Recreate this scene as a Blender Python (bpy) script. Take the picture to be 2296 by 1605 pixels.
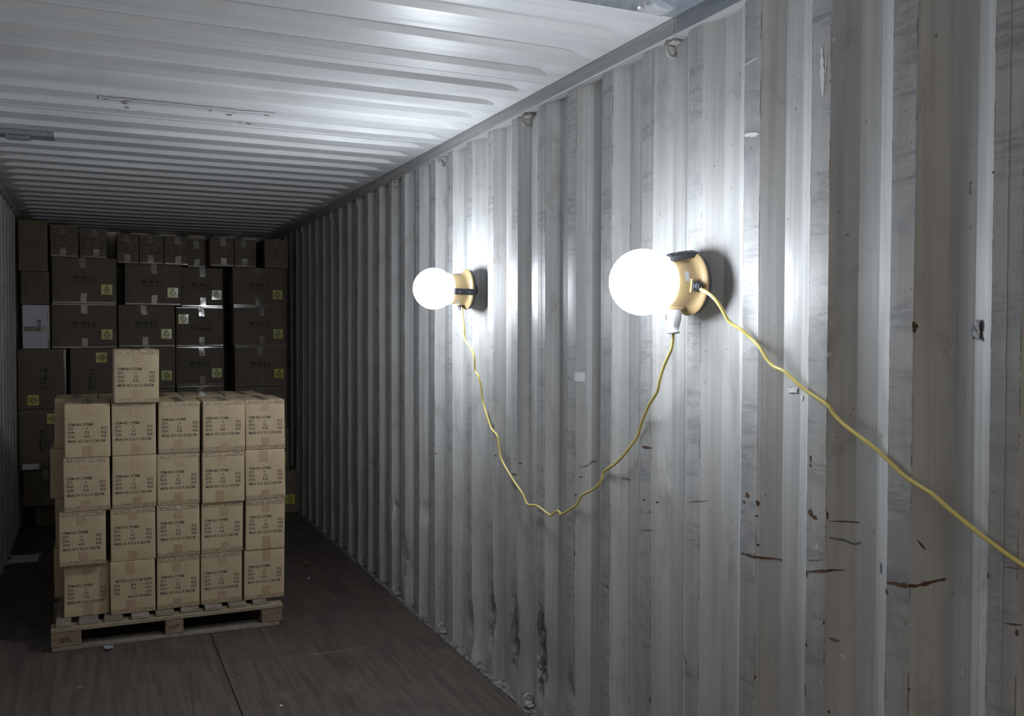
import bpy, bmesh, math, random
from mathutils import Vector, Matrix, noise

# ------------------------------------------------------------------ scene reset
for o in list(bpy.data.objects):
    bpy.data.objects.remove(o)
scene = bpy.context.scene
COL = scene.collection
random.seed(7)

# ------------------------------------------------------------------ camera
FPX, YAW, PITCH, ROLL = 2097.36, 0.4214, -0.025, 0.0031
fw = Vector((math.sin(YAW)*math.cos(PITCH), math.cos(YAW)*math.cos(PITCH), math.sin(PITCH)))
rt = Vector((math.cos(YAW), -math.sin(YAW), 0)); up = rt.cross(fw)
r2 = math.cos(ROLL)*rt + math.sin(ROLL)*up; u2 = -math.sin(ROLL)*rt + math.cos(ROLL)*up
cd = bpy.data.cameras.new('camera'); cam = bpy.data.objects.new('camera', cd); COL.objects.link(cam)
cd.sensor_width = 36; cd.sensor_fit = 'HORIZONTAL'; cd.lens = FPX/2296*36; cd.clip_start = .02
cam.matrix_world = Matrix(((r2.x, u2.x, -fw.x, 0), (r2.y, u2.y, -fw.y, 0), (r2.z, u2.z, -fw.z, 1.658), (0, 0, 0, 1)))
scene.camera = cam

# ------------------------------------------------------------------ world (dull daylight at the open doors), exposure
w = bpy.data.worlds.new('world'); scene.world = w; w.use_nodes = True
w.node_tree.nodes['Background'].inputs[0].default_value = (1.0, .86, .73, 1)
w.node_tree.nodes['Background'].inputs[1].default_value = .60
LAMP_STRENGTH = 62.0
scene.view_settings.view_transform = 'Standard'; scene.view_settings.look = 'None'
scene.view_settings.gamma = 1; scene.view_settings.use_curve_mapping = False
scene.view_settings.exposure = 0.62

# ------------------------------------------------------------------ material helpers
def new_mat(name):
    m = bpy.data.materials.new(name); m.use_nodes = True
    return m, m.node_tree, m.node_tree.nodes, m.node_tree.links, m.node_tree.nodes['Principled BSDF']

class NT:
    """small wrapper that makes node graphs short to write"""
    def __init__(s, name):
        s.m, s.t, s.n, s.l, s.b = new_mat(name)
    def add(s, kind, **kw):
        nd = s.n.new(kind)
        for k, v in kw.items():
            if k in nd.bl_rna.properties: setattr(nd, k, v)
        return nd
    def put(s, sock, v):
        if hasattr(v, 'is_output') or isinstance(v, bpy.types.NodeSocket): s.l.new(v, sock)
        else: sock.default_value = v
    def math(s, op, a, b=0.0, c=None, clamp=False):
        nd = s.add('ShaderNodeMath', operation=op, use_clamp=clamp)
        s.put(nd.inputs[0], a); s.put(nd.inputs[1], b)
        if c is not None: s.put(nd.inputs[2], c)
        return nd.outputs[0]
    def ramp(s, v, lo, hi, a=0.0, b=1.0):
        nd = s.add('ShaderNodeMapRange', interpolation_type='SMOOTHSTEP')
        s.put(nd.inputs['Value'], v); nd.inputs['From Min'].default_value = lo; nd.inputs['From Max'].default_value = hi
        nd.inputs['To Min'].default_value = a; nd.inputs['To Max'].default_value = b
        return nd.outputs[0]
    def pos(s):
        return s.add('ShaderNodeNewGeometry').outputs['Position']
    def objc(s):
        return s.add('ShaderNodeTexCoord').outputs['Object']
    def scale(s, v, sc, off=(0, 0, 0)):
        nd = s.add('ShaderNodeMapping'); s.put(nd.inputs['Vector'], v); nd.inputs['Scale'].default_value = sc
        nd.inputs['Location'].default_value = off
        return nd.outputs[0]
    def noise(s, v, sc=1.0, det=3.0, rough=.55, dist=0.0):
        nd = s.add('ShaderNodeTexNoise'); s.put(nd.inputs['Vector'], v); nd.inputs['Scale'].default_value = sc
        nd.inputs['Detail'].default_value = det; nd.inputs['Roughness'].default_value = rough
        nd.inputs['Distortion'].default_value = dist
        return nd.outputs[0]
    def mix(s, f, a, b):
        nd = s.add('ShaderNodeMix', data_type='RGBA'); s.put(nd.inputs[0], f)
        for i, v in ((6, a), (7, b)):
            if isinstance(v, tuple): nd.inputs[i].default_value = (*v[:3], 1)
            else: s.l.new(v, nd.inputs[i])
        return nd.outputs[2]
    def col(s, c):
        if isinstance(c, tuple): s.b.inputs['Base Color'].default_value = (*c[:3], 1)
        else: s.l.new(c, s.b.inputs['Base Color'])
        return s
    def rough(s, v): s.put(s.b.inputs['Roughness'], v); return s
    def bump(s, h, strength=.3, dist=.002):
        nd = s.add('ShaderNodeBump'); s.put(nd.inputs['Height'], h); nd.inputs['Strength'].default_value = strength
        nd.inputs['Distance'].default_value = dist; s.l.new(nd.outputs[0], s.b.inputs['Normal']); return s
    def sep(s, v):
        nd = s.add('ShaderNodeSeparateXYZ'); s.l.new(v, nd.inputs[0]); return nd.outputs

def plain(name, c, rough=.5, metal=0.0, spec=None):
    g = NT(name); g.col(c).rough(rough); g.b.inputs['Metallic'].default_value = metal
    if spec is not None: g.b.inputs['Specular IOR Level'].default_value = spec
    return g.m

# ------------------------------------------------------------------ materials
def wall_material(name, yref):
    g = NT(name); p = g.pos(); X, Y, Z = g.sep(p)
    proud = g.ramp(g.math('FLOORED_MODULO', g.math('SUBTRACT', yref, Y), .278), .0690, .0705, 1, 0)     # cargo rubs the proud ribs
    streak = g.noise(g.scale(p, (6, 16, .55)), 1, 4, .6)
    cloud = g.noise(g.scale(p, (1.2, 1.4, 1.1)), 1, 3, .55)
    base = g.mix(g.ramp(streak, .38, .66), (.56, .56, .55), (.42, .42, .415))
    thin = g.noise(g.scale(p, (20, 75, .45)), 1, 3, .6)
    base = g.mix(g.ramp(thin, .52, .70, 0, .45), base, (.33, .33, .325))
    base = g.mix(g.math('MULTIPLY', proud, .30), base, (.30, .305, .315))
    base = g.mix(g.ramp(cloud, .50, .72, 0, .5), base, (.37, .36, .345))
    rows = g.noise(g.scale(p, (0, 1.1, 9)), 1, 3, .7)
    fine = g.noise(g.scale(p, (3, 9, 60)), 1, 4, .7, .6)
    scuff = g.math('MULTIPLY', g.math('MULTIPLY', g.ramp(rows, .46, .60), g.ramp(fine, .42, .60)), proud)
    base = g.mix(g.math('MULTIPLY', scuff, .75), base, (.25, .255, .265))
    patch = g.math('MULTIPLY', g.ramp(g.noise(g.scale(p, (2, 3, 4.5), (3, 7, 1)), 1, 4, .65), .54, .63), proud)
    base = g.mix(g.math('MULTIPLY', patch, .55), base, (.30, .31, .325))
    low = g.ramp(Z, 1.0, 0.05)                                                                     # grime kicked up near the floor
    grime = g.math('MULTIPLY', low, g.ramp(g.noise(g.scale(p, (4, 6, 2.2), (1, 3, 5)), 1, 4, .65), .36, .66))
    base = g.mix(g.math('MULTIPLY', grime, .32), base, (.22, .21, .20))
    drip = g.math('MULTIPLY', g.ramp(g.noise(g.scale(p, (30, 70, 1.2)), 1, 2, .5), .62, .72), g.ramp(g.noise(g.scale(p, (2, 2, .8), (9, 2, 3)), 1, 2), .5, .65))
    base = g.mix(g.math('MULTIPLY', drip, .35), base, (.72, .70, .66))
    band = g.math('MULTIPLY', g.ramp(Z, .35, .8), g.ramp(Z, 1.5, 1.05))
    rs = g.math('MULTIPLY', g.math('MULTIPLY', g.ramp(g.noise(g.scale(p, (20, 40, 26)), 1, 5, .7), .66, .72), proud), band)
    base = g.mix(rs, base, (.115, .05, .024))
    sm = g.noise(g.scale(p, (5, 5, 3.2), (2, 8, 4)), 1, 6, .72, .5)                                 # smudges and handling dirt
    base = g.mix(g.ramp(sm, .52, .74, 0, .6), base, (.27, .255, .235))
    base = g.mix(g.ramp(sm, .44, .28, 0, .35), base, (.64, .64, .62))
    tt = g.math('FLOORED_MODULO', g.math('SUBTRACT', yref+.0018, Y), .278)
    near0 = g.math('LESS_THAN', tt, .0036); near1 = g.math('LESS_THAN', g.math('ABSOLUTE', g.math('SUBTRACT', tt, .0718)), .0018)
    edge = g.math('MULTIPLY', g.math('ADD', near0, near1, clamp=True), g.ramp(g.noise(g.scale(p, (3, 3, 7)), 1, 5, .75), .47, .60))
    base = g.mix(g.math('MULTIPLY', edge, .8), base, (.17, .13, .105))
    dots = g.ramp(g.noise(g.scale(p, (48, 48, 40)), 1, 2, .5), .735, .765)
    base = g.mix(g.math('MULTIPLY', dots, .75), base, (.15, .12, .10))
    tear = g.ramp(g.noise(g.scale(p, (22, 22, 15), (5, 1, 2)), 1, 3, .6), .74, .76)
    base = g.mix(g.math('MULTIPLY', tear, .8), base, (.72, .72, .70))
    g.col(base)
    g.rough(g.ramp(streak, .3, .7, .38, .6))
    g.bump(g.math('ADD', g.math('MULTIPLY', fine, .5), g.noise(p, 45, 3)), .22, .0022)
    return g.m
M = {}
M['wall_r'] = wall_material('painted_steel_wall_right', 2.233)
M['wall_l'] = wall_material('painted_steel_wall_left', 2.333)

def roof_material():
    g = NT('painted_steel_roof'); p = g.pos()
    st = g.noise(g.scale(p, (.8, 14, 4)), 1, 4, .6); cl = g.noise(p, 1.6, 3)
    base = g.mix(g.ramp(st, .35, .68), (.69, .70, .71), (.58, .585, .595))
    base = g.mix(g.ramp(cl, .52, .75, 0, .5), base, (.46, .46, .46))
    sp = g.ramp(g.noise(p, 38, 4, .7), .69, .735)
    base = g.mix(g.math('MULTIPLY', sp, .7), base, (.16, .13, .11))
    g.col(base).rough(g.ramp(st, .3, .7, .33, .5)).bump(g.noise(p, 60, 3), .12, .002)
    return g.m
M['roof'] = roof_material()

def simple_noisy(name, c1, c2, sc=(8, 8, 8), rough=.6, bump=.2, bd=.002, lo=.35, hi=.68, world=False, det=4):
    g = NT(name); p = g.scale(g.pos() if world else g.objc(), sc); n = g.noise(p, 1, det, .6)
    g.col(g.mix(g.ramp(n, lo, hi), c1, c2)).rough(rough)
    if bump: g.bump(n, bump, bd)
    return g.m
M['rail'] = simple_noisy('painted_steel_rail', (.40, .40, .40), (.29, .29, .285), (30, 1.2, 30), .48, .15, .001, world=True)
M['ring'] = simple_noisy('painted_steel_ring', (.42, .42, .41), (.26, .24, .22), (40, 40, 40), .5, .1, world=True)
M['rust'] = simple_noisy('rust', (.15, .08, .045), (.075, .043, .028), (90, 90, 90), .9, .3, .001, world=True)
M['bare'] = plain('bright_chipped_paint', (.78, .78, .76), .6)
M['smear'] = plain('dark_rubber_smear', (.17, .175, .19), .55)
M['dent_shade'] = simple_noisy('painted_dent_shade', (.27, .27, .265), (.16, .16, .16), (16, 22, 9), .5, .35, .004, world=True)  # mottled dark grey, stands in for shade in the dents
M['blue'] = plain('blue_grey_mark', (.09, .13, .18), .5)
M['weld'] = simple_noisy('weld_bead', (.44, .44, .44), (.30, .29, .28), (60, 60, 60), .55, .2, .001, world=True)
M['tape_grey'] = simple_noisy('grey_duct_tape', (.29, .31, .35), (.22, .24, .275), (30, 5, 30), .3, .25, .001, world=True)
M['putty'] = simple_noisy('grit_at_floor_edge', (.24, .235, .225), (.07, .065, .06), (45, 30, 45), .9, .5, .004, world=True)

def floor_material():
    g = NT('worn_dark_plywood'); p = g.pos(); rnd = g.add('ShaderNodeObjectInfo').outputs['Random']
    grain = g.noise(g.scale(p, (34, 1.6, 1)), 1, 4, .65); cl = g.noise(p, 2.3, 4, .6, .4); fl = g.noise(g.scale(p, (3, 2, 1), (4, 1, 0)), 1, 5, .7)
    base = g.mix(g.ramp(grain, .36, .68), (.105, .085, .072), (.06, .05, .044))
    base = g.mix(g.ramp(cl, .5, .72, 0, .65), base, (.042, .036, .033))
    base = g.mix(g.math('MULTIPLY', g.ramp(fl, .58, .72), .45), base, (.15, .132, .118))
    base = g.mix(g.math('MULTIPLY', rnd, .25), base, (.075, .045, .038))
    g.col(base).rough(g.ramp(cl, .3, .7, .42, .7)).bump(g.math('ADD', grain, fl), .25, .0015)
    return g.m
M['floor'] = floor_material()

def kraft(name, a, b):
    g = NT(name); p = g.objc(); rnd = g.add('ShaderNodeObjectInfo').outputs['Random']
    n = g.noise(p, 7, 3); f = g.noise(g.scale(p, (12, 12, 130)), 1, 2); fib = g.noise(p, 160, 2)
    c = g.mix(g.ramp(n, .3, .7), a, b)
    c = g.mix(g.math('MULTIPLY', rnd, .28), c, tuple(v*.72 for v in a))
    c = g.mix(g.ramp(fib, .5, .8, 0, .25), c, tuple(v*.7 for v in b))
    g.col(c).rough(.62).bump(g.math('ADD', g.math('MULTIPLY', n, 2.2), g.math('MULTIPLY', f, .25)), .35, .003)
    return g.m
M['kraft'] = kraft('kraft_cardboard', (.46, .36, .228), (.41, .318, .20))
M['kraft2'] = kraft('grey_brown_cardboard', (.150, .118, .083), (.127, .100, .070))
M['white_card'] = kraft('white_cardboard', (.66, .66, .76), (.60, .60, .70))

def tape(name, c, r, bs, sc=28, bd=.003):
    g = NT(name); p = g.objc(); n = g.noise(p, sc, 3, .6, .8)
    g.col(c).rough(r).bump(n, bs, bd); g.b.inputs['Coat Weight'].default_value = .6; g.b.inputs['Coat Roughness'].default_value = .12
    return g.m
M['tape'] = tape('brown_packing_tape', (.33, .243, .15), .30, .55)
M['tape2'] = tape('clear_packing_tape', (.19, .165, .135), .14, .18)
M['tape_gloss'] = tape('crumpled_glossy_tape', (.34, .26, .17), .10, 1.0, 55, .012)
M['ink'] = plain('black_printing_ink', (.035, .03, .026), .7)
M['yellow_label'] = tape('yellow_warning_label', (.50, .52, .10), .25, .2)
M['paper'] = plain('white_paper', (.70, .70, .70), .7)
def wood(name, a, b):
    g = NT(name); p = g.objc(); n = g.noise(g.scale(p, (14, 14, 30)), 1, 4, .65, .7); k = g.noise(p, 60, 3)
    rnd = g.add('ShaderNodeObjectInfo').outputs['Random']
    c = g.mix(g.ramp(n, .35, .7), a, b); c = g.mix(g.math('MULTIPLY', rnd, .45), c, tuple(v*.6 for v in b))
    g.col(c).rough(.75).bump(g.math('ADD', n, k), .4, .003); return g.m
M['deck'] = wood('grey_weathered_wood', (.30, .255, .20), (.19, .165, .135))
M['pine'] = wood('pale_pine_board', (.34, .275, .19), (.24, .19, .13))
M['chip'] = wood('pressed_wood_block', (.27, .20, .13), (.16, .115, .075))
M['lamp_yellow'] = plain('yellow_lamp_plastic', (.44, .325, .165), .4)
M['rubber'] = plain('black_rubber', (.028, .030, .036), .5)
M['grey_plastic'] = plain('grey_plug_plastic', (.36, .37, .39), .4)
M['cord'] = plain('yellow_cable_jacket', (.76, .63, .20), .36)
def globe_material(name, k, back):
    g = NT(name); z = g.sep(g.objc())[2]
    e = g.ramp(z, .06, .29, back, 1.0)        # the diffuser throws more light forward than back at the wall
    g.col((.9, .9, .9)).rough(.4); g.b.inputs['Emission Color'].default_value = (.86, .925, 1.0, 1)
    g.put(g.b.inputs['Emission Strength'], g.math('MULTIPLY', e, LAMP_STRENGTH*k)); return g.m
M['globe_near'] = globe_material('lamp_globe_near', .66, .50); M['globe_far'] = globe_material('lamp_globe_far', 1.22, .22)
g = NT('clear_plastic'); g.col((.82, .86, .92)).rough(.12); g.b.inputs['Transmission Weight'].default_value = .7; g.b.inputs['IOR'].default_value = 1.3
M['clear'] = g.m
g = NT('rating_label'); g.col((.62, .66, .70)).rough(.3); M['rating'] = g.m

# ------------------------------------------------------------------ mesh helpers
class MB:
    def __init__(s): s.v = []; s.f = []; s.sm = []
    def quad_grid(s, P, smooth=True, close_u=False, close_v=False, flip=False):
        nu, nv = len(P), len(P[0]); o = len(s.v)
        for r in P: s.v += [tuple(q) for q in r]
        for i in range(nu if close_u else nu-1):
            for j in range(nv if close_v else nv-1):
                a, b = o+i*nv+j, o+((i+1) % nu)*nv+j
                c, d = o+((i+1) % nu)*nv+(j+1) % nv, o+i*nv+(j+1) % nv
                s.f.append((a, d, c, b) if flip else (a, b, c, d)); s.sm.append(smooth)
    def poly(s, pts, smooth=False):
        o = len(s.v); s.v += [tuple(p) for p in pts]; s.f.append(tuple(range(o, o+len(pts)))); s.sm.append(smooth)
    def box(s, x0, x1, y0, y1, z0, z1):
        o = len(s.v)
        s.v += [(x, y, z) for z in (z0, z1) for y in (y0, y1) for x in (x0, x1)]
        for q in ((0, 2, 3, 1), (4, 5, 7, 6), (0, 1, 5, 4), (2, 6, 7, 3), (0, 4, 6, 2), (1, 3, 7, 5)):
            s.f.append(tuple(o+k for k in q)); s.sm.append(False)
    def cham(s, x0, x1, y0, y1, z0, z1, c=.004, jit=0, seed=0):
        """box with chamfered edges"""
        R = random.Random(seed); o = len(s.v)
        def j(): return R.uniform(-jit, jit)
        bm = bmesh.new(); bmesh.ops.create_cube(bm, size=1)
        for v in bm.verts:
            v.co = Vector((x0 if v.co.x < 0 else x1, y0 if v.co.y < 0 else y1, z0 if v.co.z < 0 else z1))
            v.co += Vector((j(), j(), 0))
        bmesh.ops.bevel(bm, geom=bm.edges[:], offset=c, segments=1, affect='EDGES')
        bm.verts.index_update()
        s.v += [tuple(v.co) for v in bm.verts]
        for f in bm.faces: s.f.append(tuple(o+v.index for v in f.verts)); s.sm.append(False)
        bm.free()
    def lathe(s, prof, n=40, smooth=True):
        P = [[(r*math.cos(2*math.pi*k/n), r*math.sin(2*math.pi*k/n), z) for (r, z) in prof] for k in range(n)]
        s.quad_grid(P, smooth, close_u=True)
    def tube(s, pts, rad, n=10, closed=False, caps=True):
        pts = [Vector(p) for p in pts]; N = len(pts); T = []
        for i in range(N):
            if closed: a, b = pts[i-1], pts[(i+1) % N]
            else: a, b = pts[max(i-1, 0)], pts[min(i+1, N-1)]
            T.append((b-a).normalized())
        nrm = T[0].orthogonal().normalized(); P = []
        for i in range(N):
            nrm = (nrm - T[i]*nrm.dot(T[i])).normalized(); bn = T[i].cross(nrm)
            r = rad[i] if isinstance(rad, (list, tuple)) else rad
            P.append([pts[i] + r*(math.cos(2*math.pi*k/n)*nrm + math.sin(2*math.pi*k/n)*bn) for k in range(n)])
        o = len(s.v); s.quad_grid(P, True, close_u=closed, close_v=True)
        if caps and not closed:
            s.f.append(tuple(o+k for k in range(n))); s.sm.append(False)
            s.f.append(tuple(o+(N-1)*n+k for k in reversed(range(n)))); s.sm.append(False)
    def mesh(s, name):
        me = bpy.data.meshes.new(name); me.from_pydata(s.v, [], s.f)
        me.polygons.foreach_set('use_smooth', s.sm); me.validate(); me.update()
        bm = bmesh.new(); bm.from_mesh(me); bmesh.ops.recalc_face_normals(bm, faces=bm.faces[:]); bm.to_mesh(me); bm.free()
        return me
    def build(s, name, mat, parent=None, loc=(0, 0, 0), rot=None, sharp=None):
        me = s.mesh(name)
        if sharp: me.set_sharp_from_angle(angle=math.radians(sharp))
        return link(name, me, mat, parent, loc, rot)

def link(name, me, mat, parent=None, loc=(0, 0, 0), rot=None):
    if mat is not None and not me.materials: me.materials.append(M[mat])
    o = bpy.data.objects.new(name, me); COL.objects.link(o); o.location = loc
    if rot: o.rotation_euler = rot
    if parent: o.parent = parent
    return o
def empty(name, loc=(0, 0, 0), rot=None):
    o = bpy.data.objects.new(name, None); COL.objects.link(o); o.location = loc; o.empty_display_size = .05
    if rot: o.rotation_euler = rot
    return o
def tag(o, label=None, cat=None, group=None, kind=None):
    if label: o['label'] = label
    if cat: o['category'] = cat
    if group: o['group'] = group
    if kind: o['kind'] = kind
    return o
def spline(pts, k=6):
    pts = [Vector(p) for p in pts]; out = []
    for i in range(len(pts)-1):
        p0, p1, p2, p3 = pts[max(i-1, 0)], pts[i], pts[i+1], pts[min(i+2, len(pts)-1)]
        for j in range(k):
            t = j/k
            out.append(.5*((2*p1)+(p2-p0)*t+(2*p0-5*p1+4*p2-p3)*t*t+(3*p1-p0-3*p2+p3)*t**3))
    out.append(pts[-1]); return out
def smooth01(t): t = min(max(t, 0), 1); return t*t*(3-2*t)

# ------------------------------------------------------------------ container shell
XR, XL, ZC = 1.744, -.575, 2.69            # proud faces of the two side walls, roof level
YA, YB = -1.6, 10.4                        # doors end (open, behind the camera), closed end
PER, DEP, YREF = .278, .036, 2.233         # corrugation period and depth, far edge of one proud rib

def prof(t):
    t %= PER
    if t < .070: return 0.0
    if t < .138: return DEP*(t-.070)/.068
    if t < .208: return DEP
    return DEP*(PER-t)/.070
def prof_r(t): return prof(t)
TS = [.000, .0175, .035, .0525, .070, .087, .104, .121, .138, .155, .173, .190, .208, .225, .243, .260]
DENTS = [(4.140, .29, .040, .16, .034), (3.866, .27, .040, .19, .040), (3.590, .28, .045, .21, .044), (3.598, .34, .03, .08, .016),
         (5.956, .60, .04, .05, .016), (5.755, .55, .04, .05, .018), (5.176, .61, .04, .06, .016), (6.224, 1.43, .05, .05, .015), (6.766, 1.39, .05, .05, .015),
         (4.42, .18, .05, .12, .018), (3.32, .22, .05, .13, .016), (5.5, .25, .06, .15, .02)]
def dent(y, z, amp=1.0):
    d = .0035*noise.noise(Vector((y*1.3, z*.8, 3.1))) + .0028*noise.noise(Vector((y*4.2, z*2.1, 9.7)))*smooth01((1.9-z)/1.3)
    if y > 4.3: d += .006*noise.noise(Vector((y*3.1, z*2.4, 5.5)))*smooth01((1.5-z)/.8)
    d *= amp*smooth01(z/.08)*smooth01((2.63-z)/.1)
    for (dy, dz, ry, rz, a) in DENTS:
        q = ((y-dy)/ry)**2 + ((z-dz)/rz)**2
        if q < 4: d += amp*a*math.exp(-q*1.4)*(1+.8*noise.noise(Vector((y*30, z*16, 1.2)))+.5*noise.noise(Vector((y*60, z*34, 4.2))))
    return d
def wall_x(y, z): return XR + prof_r(YREF-y) + dent(y, z)

def corrugated_wall(side):
    root = empty('wall_'+side, ((XR if side == 'right' else XL), 4.4, 0)); tag(root, kind='structure')
    panels = []; k0 = math.floor((YA-2.476)/1.112); k1 = math.ceil((YB-2.476)/1.112)
    for k in range(k0, k1):
        a, b = max(YA, 2.476+1.112*k), min(YB, 2.476+1.112*(k+1))
        if b-a < .01: continue
        ys = {round(a, 5), round(b, 5)}
        n0 = math.floor((YREF-b)/PER)-1
        for n in range(n0, n0+8):
            for t in TS:
                y = YREF-(n*PER+t)
                if a < y < b: ys.add(round(y, 5))
        ys = sorted(ys); near = side == 'right' and a < 7
        nz = 110 if near else 40
        zs = [2.66*(i/nz)**1.15 for i in range(nz+1)]
        m = MB(); P = []
        for y in ys:
            if side == 'right': P.append([(wall_x(y, z)-XR, y-4.4, z) for z in zs])
            else: P.append([(-(prof_r(YREF+.1-y)+dent(y+30, z, .7)), y-4.4, z) for z in zs])
        m.quad_grid(P, True)
        if side == 'right':                 # outer skin edge so the sheet has thickness
            m.box(.06, .064, a-4.4, b-4.4, 0, 2.66)
        else:
            m.box(-.064, -.06, a-4.4, b-4.4, 0, 2.66)
        p = m.build('panel', 'wall_r' if side == 'right' else 'wall_l', root, sharp=15)
        panels.append((a, b, p))
        if side == 'right' and a > YA:
            wb = MB(); wb.tube([(wall_x(a, z)-XR+.0006, a-4.4+.0006*math.sin(z*40), z) for z in [.01+2.6*i/60 for i in range(61)]], .0016, 5)
            wb.build('weld_seam', 'weld', root)
    return root, panels
wall_right, PANELS = corrugated_wall('right')
wall_left, _ = corrugated_wall('left')

# end wall, far behind the cargo
root = tag(empty('wall_back', (.585, YB, 0)), kind='structure')
m = MB(); P = []
for i in range(60):
    x = -.64+2.45*i/59; P.append([(x-.585, prof_r(x)*.9, z) for z in (0, .9, 1.8, 2.72)])
m.quad_grid(P, False); m.box(-1.225, 1.225, .05, .056, 0, 2.72); m.build('panel', 'wall_l', root)

# roof
def roof_z(x, y):
    t = (y-3.10) % .265
    if t < .015: h = 1-t/.015
    elif t < .125: h = 0
    elif t < .140: h = (t-.125)/.015
    else: h = 1
    e = min(x-(XL+.014), (XR-.014)-x)
    return ZC + .021*h*smooth01((e-.03)/.10) + .003*noise.noise(Vector((x*1.1, y*1.4, 2.2)))*smooth01(e/.2)
ceiling = tag(empty('ceiling', (.585, 4.4, ZC)), kind='structure')
RT = [.0, .0075, .015, .04, .065, .09, .125, .1325, .140, .17, .20, .232]
b0 = 3.484-1.325*4
while b0 < YB:
    a, b = max(YA, b0), min(YB, b0+1.325); b0 += 1.325
    if b-a < .02: continue
    ys = {round(a, 5), round(b, 5)}
    n0 = math.floor((a-3.10)/.265)-1
    for n in range(n0, n0+9):
        for t in RT:
            y = 3.10+n*.265+t
            if a < y < b: ys.add(round(y, 5))
    xs = [XL-.05, XL+.014, XL+.03, XL+.06, XL+.09, XL+.12, XL+.16] + [XL+.16+(2.319-.32)*i/16 for i in range(1, 16)] + [XR-.16, XR-.12, XR-.09, XR-.06, XR-.03, XR-.014, XR+.05]
    m = MB(); m.quad_grid([[(x-.585, y-4.4, roof_z(x, y)-ZC) for x in xs] for y in sorted(ys)], True)
    m.box(XL-.06-.585, XR+.06-.585, a-4.4, b-4.4, .045, .05)
    m.build('roof_panel', 'roof', ceiling, sharp=12)
    if a > YA:
        sb = MB(); sb.quad_grid([[(x-.585, a-4.4+dy, roof_z(x, a)-ZC-dz) for x in xs[1:-1]] for dy, dz in ((-.004, 0), (-.002, .0022), (.002, .0022), (.004, 0))], True)
        sb.build('lap_seam', 'roof', ceiling)
# old repaired strip with flaking paint
m = MB(); ch = MB(); R = random.Random(3)
ys_ = [4.47, 4.50, 4.535, 4.56]
m.quad_grid([[(x-.585, y-4.4+.012*noise.noise(Vector((x*9, y, 0))), roof_z(x, y)-ZC-.0025+.0012*noise.noise(Vector((x*40, y*60, 1)))) for x in [.03+.76*i/40 for i in range(41)]] for y in ys_], True)
m.build('repair_strip', 'roof', ceiling)
for i in range(26):
    x, y = R.choice([R.uniform(.05, .25), R.uniform(.5, .8)]), R.uniform(4.5, 4.75); s_ = R.uniform(.004, .013)
    ch.poly([(x-.585+s_*(1+R.uniform(-.4, .8))*math.cos(q), y-4.4+.6*s_*math.sin(q), roof_z(x, y)-ZC-.004) for q in (0, 1.1, 2.2, 3.4, 4.4, 5.4)])
tag(ch.build('paint_flakes', 'rust', ceiling), kind='stuff')

# top side rails
def rail(name, x0, x1):
    r = tag(empty(name, ((x0+x1)/2, 4.4, 2.631)), kind='structure')
    segs = [YA, 2.58, 5.25, 8.1, YB]
    for a, b in zip(segs, segs[1:]):
        m = MB(); m.cham(-(x1-x0)/2, (x1-x0)/2, a+.001-4.4, b-.001-4.4, 0, .059, .003); m.build('rail_section', 'rail', r)
    return r
trim1 = rail('trim_1', 1.730, 1.812); trim2 = rail('trim_2', -.643, XL+.014)

# floor: plywood sheets with open joints, steel strip grit along the right wall
floor = tag(empty('floor', (.585, 4.4, 0)), kind='structure')
m = MB(); m.box(-.65-.585, 1.82-.585, YA-4.4, YB-4.4, -.09, -.03); m.build('cross_member', 'smear', floor)
for ci, (xa, xb, offy) in enumerate(((-.612, .5815, .3), (.5830, 1.728, -.8))):
    y = YA+offy-2.4
    while y < YB:
        a, b = max(y, YA), min(y+2.4, YB); y += 2.4
        if b-a < .05: continue
        m = MB(); m.cham(xa-.585+.0012, xb-.585-.0012, a+.0012-4.4, b-.0012-4.4, -.028, 0, .0015); m.build('plywood_sheet', 'floor', floor)
# two cracks in the ply
for pts in ([(.435, 4.90), (.425, 4.75), (.402, 4.5), (.386, 4.26), (.37, 4.0)], [(.747, 5.05), (.735, 4.8), (.70, 4.4), (.693, 4.17), (.68, 3.9)]):
    m = MB(); q = [(x+.006*noise.noise(Vector((y_*14, x, 0)))-.585, y_-4.4, .0006) for x, y_, _ in [tuple(v) for v in spline([(a_, b_, 0) for a_, b_ in pts], 10)]]
    m.quad_grid([[(x-.0012, y_, z_), (x+.0012, y_, z_)] for x, y_, z_ in q]); m.build('crack', 'rubber', floor)
trim3 = tag(empty('trim_3', (1.76, 4.4, 0)), kind='structure')
m = MB(); P = []
for i in range(500):
    y = YA+(YB-YA)*i/499
    e_ = .006*noise.noise(Vector((y*9, 0, 0)))+.004*noise.noise(Vector((y*31, 0, 4)))
    h_ = .006+.004*noise.noise(Vector((y*13, 2, 0)))
    P.append([(1.727+e_-1.76, y-4.4, .0005), (1.733+e_-1.76, y-4.4, h_), (1.765-1.76, y-4.4, h_+.004*noise.noise(Vector((y*25, 3, 3)))), (1.80-1.76, y-4.4, h_+.010)])
m.quad_grid(P, True); m.box(-.035, .05, YA-4.4, YB-4.4, -.03, -.005); m.build('grit_bed', 'putty', trim3)

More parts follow.
